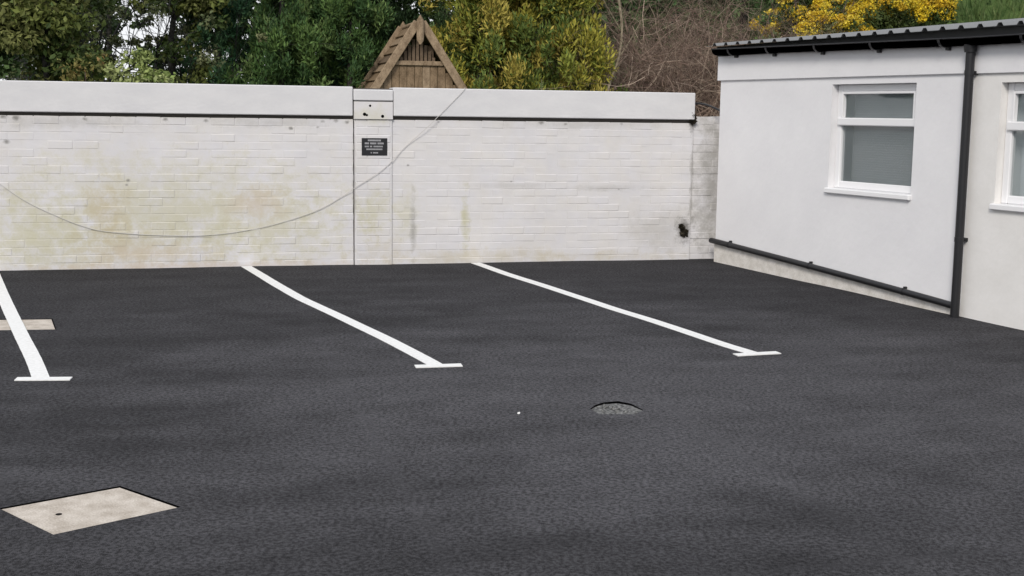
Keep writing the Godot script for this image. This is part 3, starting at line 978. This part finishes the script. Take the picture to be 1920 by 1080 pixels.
func vegetation():
	var olive := [Color(0.127, 0.149, 0.039), Color(0.086, 0.115, 0.032), Color(0.172, 0.184, 0.063), Color(0.057, 0.086, 0.025)]
	var mid := [Color(0.065, 0.124, 0.036), Color(0.098, 0.163, 0.046), Color(0.046, 0.091, 0.031), Color(0.130, 0.195, 0.065)]
	var deep := [Color(0.055, 0.095, 0.036), Color(0.07, 0.115, 0.042), Color(0.046, 0.082, 0.034)]
	var blueg := [Color(0.039, 0.098, 0.046), Color(0.058, 0.124, 0.058), Color(0.029, 0.072, 0.036)]
	var gold := [Color(0.312, 0.288, 0.048), Color(0.204, 0.228, 0.042), Color(0.108, 0.150, 0.036), Color(0.360, 0.300, 0.066)]
	var lime := [Color(0.24, 0.29, 0.10), Color(0.18, 0.24, 0.07), Color(0.30, 0.34, 0.14)]
	var rusty := [Color(0.16, 0.14, 0.045), Color(0.22, 0.15, 0.06), Color(0.12, 0.13, 0.04)]
	var pale := [Color(0.13, 0.15, 0.07), Color(0.09, 0.11, 0.05), Color(0.19, 0.20, 0.10)]
	var brown := [Color(0.198, 0.140, 0.112), Color(0.288, 0.208, 0.162), Color(0.134, 0.094, 0.079), Color(0.432, 0.342, 0.270)]
	var greyt := [Color(0.05, 0.05, 0.05), Color(0.09, 0.088, 0.085), Color(0.03, 0.03, 0.03)]
	# left end
	broad_tree("laurel_tree", "olive green leafy tree at the left end of the wall", "tree", Vector3(-1.42, 0, -15.0), 4.0, Vector3(0.75, 0.85, 0.7), 0.05, 75, 300, 0.045, olive, M.bark0, "", 0.3)
	broad_tree("tall_tree", "tall green tree at the far left edge behind the wall", "tree", Vector3(-2.15, 0, -14.9), 5.0, Vector3(0.6, 1.0, 0.7), 0.16, 55, 220, 0.05, deep, M.bark0, "", 0.2)
	twig_shrub("bare_tree", "grey bare branched tree with pale sky between its stems", Vector3(-0.72, 0, -17.6), 4.6, 8, 0.24, greyt, 4, 0.045, 0.26, "", 240, pale)
	broad_tree("grey_green_tree", "thin grey green tree standing behind the bare stems", "tree", Vector3(-1.0, 0, -23.5), 5.4, Vector3(1.3, 1.0, 1.2), 0.07, 62, 170, 0.055, [pale[1], mid[2], deep[1]], M.bark0, "", 0.35, 0.8)
	broad_tree("lime_bush", "bright yellow green bush just above the coping on the left", "shrub", Vector3(-0.33, 0, -14.0), 2.12, Vector3(0.36, 0.55, 0.3), 0.025, 40, 420, 0.035, lime, M.bark1, "", 0.3)
	broad_tree("rusty_bush", "low bush with orange tinted leaves left of the lime bush", "shrub", Vector3(-0.98, 0, -14.2), 2.05, Vector3(0.36, 0.5, 0.3), 0.025, 26, 260, 0.035, rusty, M.bark1, "", 0.3)
	broad_tree("yellow_green_tree", "yellow green tree with a dark trunk right of the bare stems", "tree", Vector3(0.22, 0, -17.0), 4.4, Vector3(0.62, 0.9, 0.6), 0.07, 46, 230, 0.045, olive, M.bark0, "", 0.3, 0.85)
	# the row of green conifers
	var cg := "green conifers in a row behind the wall"
	conifer("green_conifer", "bluish green conifer, leftmost of the conifer row", Vector3(0.72, 0, -17.4), 5.2, 0.58, 520, 190, 0.022, blueg, cg)
	conifer("green_conifer", "mid green conifer, second from the left in the row", Vector3(1.32, 0, -16.9), 5.0, 0.55, 520, 190, 0.022, mid, cg)
	conifer("green_conifer", "bluish conifer between two lighter ones in the row", Vector3(1.86, 0, -17.5), 5.4, 0.55, 520, 190, 0.022, blueg, cg)
	conifer("green_conifer", "lighter green conifer left of the wooden hut", Vector3(2.2, 0, -16.9), 4.8, 0.45, 520, 190, 0.022, mid, cg)
	conifer("green_conifer", "deep shaded conifer directly behind the wooden hut", Vector3(3.0, 0, -18.6), 5.6, 0.8, 420, 190, 0.026, deep, cg)
	# golden cypresses
	var gg := "golden cypresses right of the wooden hut"
	conifer("golden_cypress", "golden green cypress nearest the wooden hut", Vector3(3.92, 0, -16.9), 4.5, 0.68, 480, 150, 0.024, gold, gg, 0.4)
	conifer("golden_cypress", "golden cypress in the middle of its group", Vector3(4.62, 0, -17.2), 4.9, 0.78, 480, 160, 0.024, gold, gg, 0.4)
	conifer("golden_cypress", "golden cypress beside the brown bare shrubs", Vector3(5.10, 0, -16.5), 3.7, 0.55, 520, 140, 0.024, gold, gg, 0.4)
	# dark trees further back close the view
	var bg := "dark trees further back"
	var back := [[-3.6, -22.0, "dark tree far behind the left end of the wall"], [0.75, -23.5, "dark tree far behind the left conifers"], [-2.4, -27.0, "dark tree far away behind the bare grey stems"], [2.6, -22.5, "dark tree far behind the conifer row"], [4.6, -23.0, "dark tree far behind the wooden hut and cypresses"], [6.7, -22.0, "dark tree far behind the golden cypresses"], [8.6, -22.5, "dark tree far behind the brown bare shrubs"], [8.0, -26.5, "dark tree farthest back above the end of the coping"], [10.0, -28.0, "dark tree farthest back behind the twiggy shrubs"], [10.4, -25.0, "dark tree far behind the left of the gorse"], [12.3, -27.0, "dark tree far behind the larger gorse bush"]]
	for q in back:
		broad_tree("background_tree", q[2], "tree", Vector3(q[0], 0, q[1]), 6.0, Vector3(1.5, 1.2, 1.2), 0.10, 75, 110, 0.075, [deep[1], mid[2], deep[0]], M.bark0, bg, 0.03)
	# brown leafless shrubs
	var wg := "brown leafless shrubs"
	twig_shrub("bare_shrub", "brown twiggy shrub beside the golden cypress", Vector3(6.5, 0, -17.4), 4.5, 14, 0.42, brown, 5, 0.033, 0.5, wg)
	twig_shrub("bare_shrub", "dense brown twiggy shrub behind the end of the coping", Vector3(7.15, 0, -17.6), 4.8, 14, 0.45, brown, 5, 0.033, 0.5, wg)
	twig_shrub("bare_shrub", "brown twiggy shrub left of the gorse", Vector3(7.9, 0, -18.0), 4.2, 13, 0.45, brown, 5, 0.033, 0.5, wg)
	twig_shrub("bare_shrub", "low pinkish brown twigs between coping and outbuilding", Vector3(6.1, 0, -14.6), 2.2, 10, 0.75, brown, 4, 0.016, 0.5, wg)
	# pale thin sapling
	var sp := Vector3(5.42, 0, -16.1); sp.y = th(sp.x, sp.z) - 0.03
	var sap := thing("sapling", sp, 0, "thin pale bent sapling between golden cypress and brown shrubs", "sapling")
	put("trunk", tube_mesh(smooth_path([Vector3(-0.05, 0, 0), Vector3(-0.02, 1.2, 0), Vector3(0.08, 1.75, 0), Vector3(0.2, 2.1, 0), Vector3(0.23, 2.5, 0.02), Vector3(0.17, 3.0, 0.0), Vector3(0.2, 3.5, 0)]), 0.017, 7), M.bark2, sap)
	for q in [[2.1, 0.35, 0.5], [2.5, -0.4, 0.45], [2.9, 0.3, 0.5]]:
		put("limb", tube_mesh([Vector3(0.2, q[0], 0), Vector3(0.2 + q[1] * 0.5, q[0] + q[2] * 0.6, 0.05), Vector3(0.2 + q[1], q[0] + q[2] * 1.3, 0.1)], [0.009, 0.006, 0.002], 5), M.bark2, sap)
	# gorse in flower on the bank behind the outbuilding
	gorse("yellow flowering gorse bush, larger one above the outbuilding roof", Vector3(10.75, 0, -20.6), 3.7, 1.1, 120)
	gorse("yellow flowering gorse bush, smaller one next to the grassy bank", Vector3(12.55, 0, -20.8), 3.5, 0.95, 95)
	broad_tree("green_bush", "dark green bush left of the gorse above the roof end", "shrub", Vector3(9.75, 0, -20.3), 2.8, Vector3(0.45, 0.6, 0.5), 0.04, 30, 260, 0.04, mid, M.bark1, "", 0.15)

func gorse(label: String, at: Vector3, h: float, r: float, n: int):
	at.y = th(at.x, at.z) - 0.03
	var t := thing("gorse_bush", at, 0, label, "shrub", "gorse bushes in flower")
	var green := [Color(0.05, 0.08, 0.022), Color(0.075, 0.10, 0.03), Color(0.035, 0.055, 0.02), Color(0.13, 0.14, 0.06)]
	var yellow := [Color(0.66, 0.49, 0.03), Color(0.58, 0.45, 0.04), Color(0.70, 0.55, 0.08), Color(0.58, 0.38, 0.03)]
	var gc := []; var yc := []
	for k in n:
		var d := rdir(); d.y = absf(d.y)
		var rr := pow(rng.randf(), 0.35)
		var p := Vector3(d.x * r * rr, 0.25 + (h - 0.35) * (0.25 + 0.75 * d.y * rr) * rng.randf_range(0.7, 1.05), d.z * r * rr)
		var s := rng.randf_range(0.17, 0.32)
		gc.append([p, Vector3(s, s * 0.85, s), -1])
		if rng.randf() < 0.9 and p.y > h * 0.5:
			for q in 7:
				var e := rdir(); e.y = absf(e.y) * 0.8
				var s2 := rng.randf_range(0.07, 0.16)
				yc.append([p + e * s * 0.95, Vector3(s2 * 1.2, s2 * 0.8, s2 * 1.1), -1])
	for k in 5:
		var a := TAU * k / 5.0
		put("stem", tube_mesh([Vector3(0, 0, 0), Vector3(cos(a) * r * 0.3, h * 0.4, sin(a) * r * 0.3), Vector3(cos(a) * r * 0.7, h * 0.75, sin(a) * r * 0.7)], [0.04, 0.025, 0.008], 6), M.bark1, t)
	put("foliage", leaves_mesh(gc, 420, 0.028, 3.0, green, 0.3), M.leaf, t)
	put("flowers", leaves_mesh(yc, 700, 0.03, 1.2, yellow, 0.2), M.leaf, t)

# ------------------------------------------------------------------ markings and covers on the tarmac
func strip(pts: Array, width: float, lift: float, wob := 0.0015) -> ArrayMesh:
	# painted film following the tarmac
	var st := tool()
	var path := []
	for k in pts.size() - 1:
		var a: Vector2 = pts[k]; var b: Vector2 = pts[k + 1]
		var n: int = max(1, int(a.distance_to(b) / 0.06))
		for i in n: path.append(a.lerp(b, float(i) / n))
	path.append(pts[pts.size() - 1])
	# round the corners of the hand-set line
	for pass_ in 12:
		var q := path.duplicate()
		for k in range(1, path.size() - 1): q[k] = (path[k - 1] + path[k] * 2.0 + path[k + 1]) / 4.0
		path = q
	var L := []; var R := []
	for k in path.size():
		var d: Vector2 = (path[min(k + 1, path.size() - 1)] - path[max(k - 1, 0)]).normalized()
		var s := Vector2(-d.y, d.x) * width * 0.5
		var l: Vector2 = path[k] + s * (1.0 + rng.randf_range(-wob, wob) / width)
		var r: Vector2 = path[k] - s * (1.0 + rng.randf_range(-wob, wob) / width)
		L.append(Vector3(l.x, gh(l.x, l.y) + lift, l.y)); R.append(Vector3(r.x, gh(r.x, r.y) + lift, r.y))
	var dn := Vector3(0, -lift + 0.001, 0)
	for k in path.size() - 1:
		var below: Vector3 = (L[k] + R[k]) * 0.5 + Vector3(0, -1, 0)
		poly(st, [L[k], L[k + 1], R[k + 1], R[k]], below)
		var inner: Vector3 = (L[k] + R[k]) * 0.5
		poly(st, [L[k], L[k + 1], L[k + 1] + dn, L[k] + dn], inner)
		poly(st, [R[k], R[k + 1], R[k + 1] + dn, R[k] + dn], inner)
	for k in [0, path.size() - 1]:
		poly(st, [L[k], R[k], R[k] + dn, L[k] + dn], (L[path.size() / 2] + R[path.size() / 2]) * 0.5)
	return st.commit()

func floor_things():
	var g := "white parking bay lines"
	var defs := [
		["white bay line at the left edge running over the small slab", [Vector2(-1.655, -12.47), Vector2(-1.461, -11.390), Vector2(-1.238, -10.196), Vector2(-1.048, -9.189), Vector2(-0.890, -8.380), Vector2(-0.803, -7.875)], [Vector2(-0.944, -7.885), Vector2(-0.633, -7.842)]],
		["white bay line in the middle, left of the wall sign", [Vector2(0.624, -12.47), Vector2(0.749, -11.741), Vector2(0.857, -11.128), Vector2(0.968, -10.515), Vector2(1.078, -10.069), Vector2(1.186, -9.634), Vector2(1.308, -9.089), Vector2(1.395, -8.706), Vector2(1.472, -8.350), Vector2(1.541, -7.979), Vector2(1.565, -7.82)], [Vector2(1.425, -7.815), Vector2(1.722, -7.80)]],
		["white bay line on the right, nearest the outbuilding", [Vector2(2.885, -12.47), Vector2(3.010, -11.738), Vector2(3.126, -11.129), Vector2(3.234, -10.528), Vector2(3.334, -9.930), Vector2(3.428, -9.457), Vector2(3.495, -9.161), Vector2(3.569, -8.778), Vector2(3.640, -8.355), Vector2(3.714, -7.994), Vector2(3.755, -7.82)], [Vector2(3.605, -7.805), Vector2(3.93, -7.825)]]]
	for d in defs:
		var t := thing("parking_line", Vector3.ZERO, 0, d[0], "bay line", g)
		var st := put("stripe", strip(d[1], 0.098, 0.004), M.paint, t)
		put("end_bar", strip(d[2], 0.075, 0.0065), M.paint, t)
		var base: Vector2 = d[1][0]
		t.position = Vector3(base.x, gh(base.x, base.y), base.y)
		for c in t.get_children(): c.position = -t.position
	cover_slab("large beige concrete access cover with a small hole, bottom left", [Vector2(-0.736, -5.469), Vector2(-0.271, -5.675), Vector2(-0.019, -5.345), Vector2(-0.497, -5.107)], 0.005, true)
	cover_slab("small pinkish beige slab crossed by the left bay line", [Vector2(-1.362, -9.945), Vector2(-0.922, -9.913), Vector2(-0.858, -9.476), Vector2(-1.296, -9.505)], 0.004, false)
	# broken pothole with pale stone in it
	var hp: PackedVector2Array = hole_polys[2]
	var cen := Vector2.ZERO
	for p in hp: cen += p
	cen /= hp.size()
	var st := tool()
	var ring := func(k: int, s: float) -> Vector3:
		var p: Vector2 = cen.lerp(hp[k % hp.size()], s)
		var deep := 0.003 + 0.009 * clampf(-(p.y + 6.6) / 0.3 + 0.5, 0, 1)
		var nz := sin(p.x * 61.0 + k * 1.3) * cos(p.y * 53.0) * 0.006 * (1.0 if s < 0.99 else 0.0)
		return Vector3(p.x, gh(p.x, p.y) - deep + nz, p.y)
	var levels := [0.0, 0.25, 0.5, 0.75, 1.0]
	for li in 4:
		for k in hp.size():
			var a: Vector3 = ring.call(k, levels[li]); var b: Vector3 = ring.call(k + 1, levels[li])
			var c: Vector3 = ring.call(k + 1, levels[li + 1]); var d: Vector3 = ring.call(k, levels[li + 1])
			var below := a + Vector3(0, -1, 0)
			if li > 0: poly(st, [a, b, c], below)
			poly(st, [a, c, d], below)
	var t := thing("pothole_patch", Vector3(cen.x, gh(cen.x, cen.y) - 0.03, cen.y), 0, "shallow broken hole in the tarmac showing pale grey stone", "pothole")
	var o := put("stone_bed", st.commit(), M.stone, t)
	o.position = -t.position
	for k in 11:
		var p: Vector2 = cen + Vector2(rng.randf_range(-0.11, 0.11), rng.randf_range(-0.09, 0.10))
		var s2 := tool()
		cbox(s2, Transform3D(Basis(rdir(), rng.randf() * 3.0), Vector3(p.x, gh(p.x, p.y) - 0.010, p.y)), Vector3(rng.randf_range(0.02, 0.05), rng.randf_range(0.008, 0.014), rng.randf_range(0.02, 0.045)), 0.006, 0.003)
		var q := put("stone", s2.commit(), M.stone, t)
		q.position = -t.position

func cover_slab(label: String, c: Array, sink: float, hole: bool):
	var mid := Vector2.ZERO
	for p in c: mid += p
	mid /= 4.0
	var st := tool()
	var top := []; var rim := []; var bot := []
	for p in c:
		var q: Vector2 = mid + (p - mid) * 0.985
		top.append(Vector3(q.x - mid.x, gh(p.x, p.y) - sink, q.y - mid.y))
		rim.append(Vector3(p.x - mid.x, gh(p.x, p.y) - sink - 0.004, p.y - mid.y))
		bot.append(Vector3(p.x - mid.x, gh(p.x, p.y) - sink - 0.05, p.y - mid.y))
	var y0 := gh(mid.x, mid.y) - 0.06
	for a in [top, rim, bot]:
		for k in 4: a[k].y -= y0
	poly(st, top, Vector3(0, -1, 0))
	for k in 4:
		var n := (k + 1) % 4
		poly(st, [top[k], top[n], rim[n], rim[k]], Vector3.ZERO)
		poly(st, [rim[k], rim[n], bot[n], bot[k]], Vector3(0, 0.03, 0))
	var t := thing("access_cover", Vector3(mid.x, y0, mid.y), 0, label, "access cover", "beige covers set in the tarmac")
	put("slab", st.commit(), M.slab, t)
	if hole:
		var hx := -0.498 - mid.x; var hz := -5.359 - mid.y
		var hy := gh(-0.498, -5.359) - sink - y0
		put("lifting_eye", tube_mesh([Vector3(hx, hy - 0.01, hz), Vector3(hx, hy + 0.0025, hz), Vector3(hx, hy + 0.004, hz)], [0.013, 0.013, 0.008], 12), M.hole_dark, t)  # dark disc on the slab stands for the shaded lifting hole

# ------------------------------------------------------------------ small things
func small_things():
	# sign on the pier: black plate with rows of small white lettering too fine to read
	var t := thing("wall_sign", Vector3(1.866, 1.157, ZW + 0.0215), 0, "small black notice with rows of white lettering on the wall pier", "sign")
	put("plate", box_mesh(Vector3(0.25, 0.168, 0.005), Vector3(0, 0, 0.0035), 0.002), M.black, t)
	var ink := plain(lin(0.42, 0.42, 0.44), 0.6, 0.3)
	for row in [[0.062, 0.13, 0.016], [0.033, 0.19, 0.017], [0.003, 0.19, 0.014], [-0.024, 0.16, 0.014], [-0.058, 0.075, 0.012]]:
		var st := tool()
		var x: float = -row[1] * 0.5
		while x < row[1] * 0.5 - 0.005:
			var w := rng.randf_range(0.006, 0.0095)
			if rng.randf() > 0.13: span(st, Vector3(x, row[0] - row[2] * 0.5, 0.0061), Vector3(x + w, row[0] + row[2] * 0.5, 0.0068), 0.0)
			x += w + 0.003
		put("text_line", st.commit(), ink, t)
	# slack cable looped along the wall
	var pts := [[-2.6, 1.41], [-2.2, 1.25], [-1.742, 0.928], [-1.566, 0.797], [-1.343, 0.635], [-1.115, 0.516], [-0.884, 0.415], [-0.649, 0.353], [-0.169, 0.313], [0.322, 0.313], [0.824, 0.39], [1.285, 0.531], [1.544, 0.67], [1.69, 0.77], [1.963, 0.95], [2.174, 1.16], [2.386, 1.354], [2.572, 1.538], [2.732, 1.70], [2.76, 1.742]]
	var path := []
	for p in pts:
		var z := 0.012
		if p[0] > 1.6 and p[0] < 2.1: z = 0.031
		if p[1] > 1.33: z = 0.044
		path.append(Vector3(p[0], p[1], ZW + z))
	var cb := put("slack_cable", tube_mesh(smooth_path(path, 6), 0.0027, 7), M.cable)
	tag(cb, "thin grey cable hanging in a long slack loop across the wall", "cable")
	# black cable from the end of the coping to the outbuilding
	var bc := put("black_cable", tube_mesh(smooth_path([Vector3(5.17, 1.62, ZW - 0.26), Vector3(5.24, 1.625, ZW - 0.06), Vector3(5.32, 1.615, ZW + 0.02), Vector3(5.40, 1.575, ZW + 0.10), Vector3(5.43, 1.55, ZW + 0.17)], 5), 0.011, 8), M.black)
	tag(bc, "short black cable from the coping end to the outbuilding corner", "cable")
	# dark clump standing for a gap at the coping end; dead plant low down
	for q in [[Vector3(5.185, 1.475, ZW + 0.01), 0.032, "dark clump standing in for a gap under the right end of the coping", 0.06], [Vector3(5.125, 0.30, ZW - 0.006), 0.05, "dark dead plant tuft in the broken hole low on the wall", 0.07]]:
		var m := thing("dark_tuft", q[0], 0, q[2], "moss", "dark tufts on the wall")
		var cl := []
		for k in 10: cl.append([Vector3(rng.randf_range(-1, 1) * q[1] * 0.8, rng.randf_range(-1.2, 1.2) * q[3] * 0.7, rng.randf_range(0, 0.012)), Vector3(q[1] * 0.5, q[3] * 0.4, 0.014), -1])
		put("tuft", leaves_mesh(cl, 260, 0.014, 2.4, [Color(0.02, 0.018, 0.014), Color(0.035, 0.03, 0.02), Color(0.05, 0.042, 0.03)]), M.leaf, m)
	# sprig growing on top of the coping
	var s := thing("wall_sprig", Vector3(3.563, 1.73, ZW - 0.03), 0, "tiny pale green sprig growing on top of the coping", "plant")
	put("stem", tube_mesh([Vector3.ZERO, Vector3(0.004, 0.06, 0), Vector3(-0.003, 0.11, 0)], [0.003, 0.0025, 0.001], 5), M.bark2, s)
	put("foliage", leaves_mesh([[Vector3(0, 0.05, 0), Vector3(0.02, 0.05, 0.02), -1]], 120, 0.014, 2.0, [Color(0.2, 0.24, 0.09), Color(0.13, 0.17, 0.06)]), M.leaf, s)
	# pale pebble on the tarmac
	var pst := tool()
	cbox(pst, Transform3D(Basis(Vector3(0.3, 1, 0.2).normalized(), 0.6), Vector3(0, 0.0045, 0)), Vector3(0.018, 0.010, 0.013), 0.004, 0.002)
	var pb := put("pebble", pst.commit(), M.paint)
	pb.position = Vector3(1.769, gh(1.769, -6.565), -6.565)
	tag(pb, "tiny white pebble lying on the tarmac left of the pothole", "pebble")
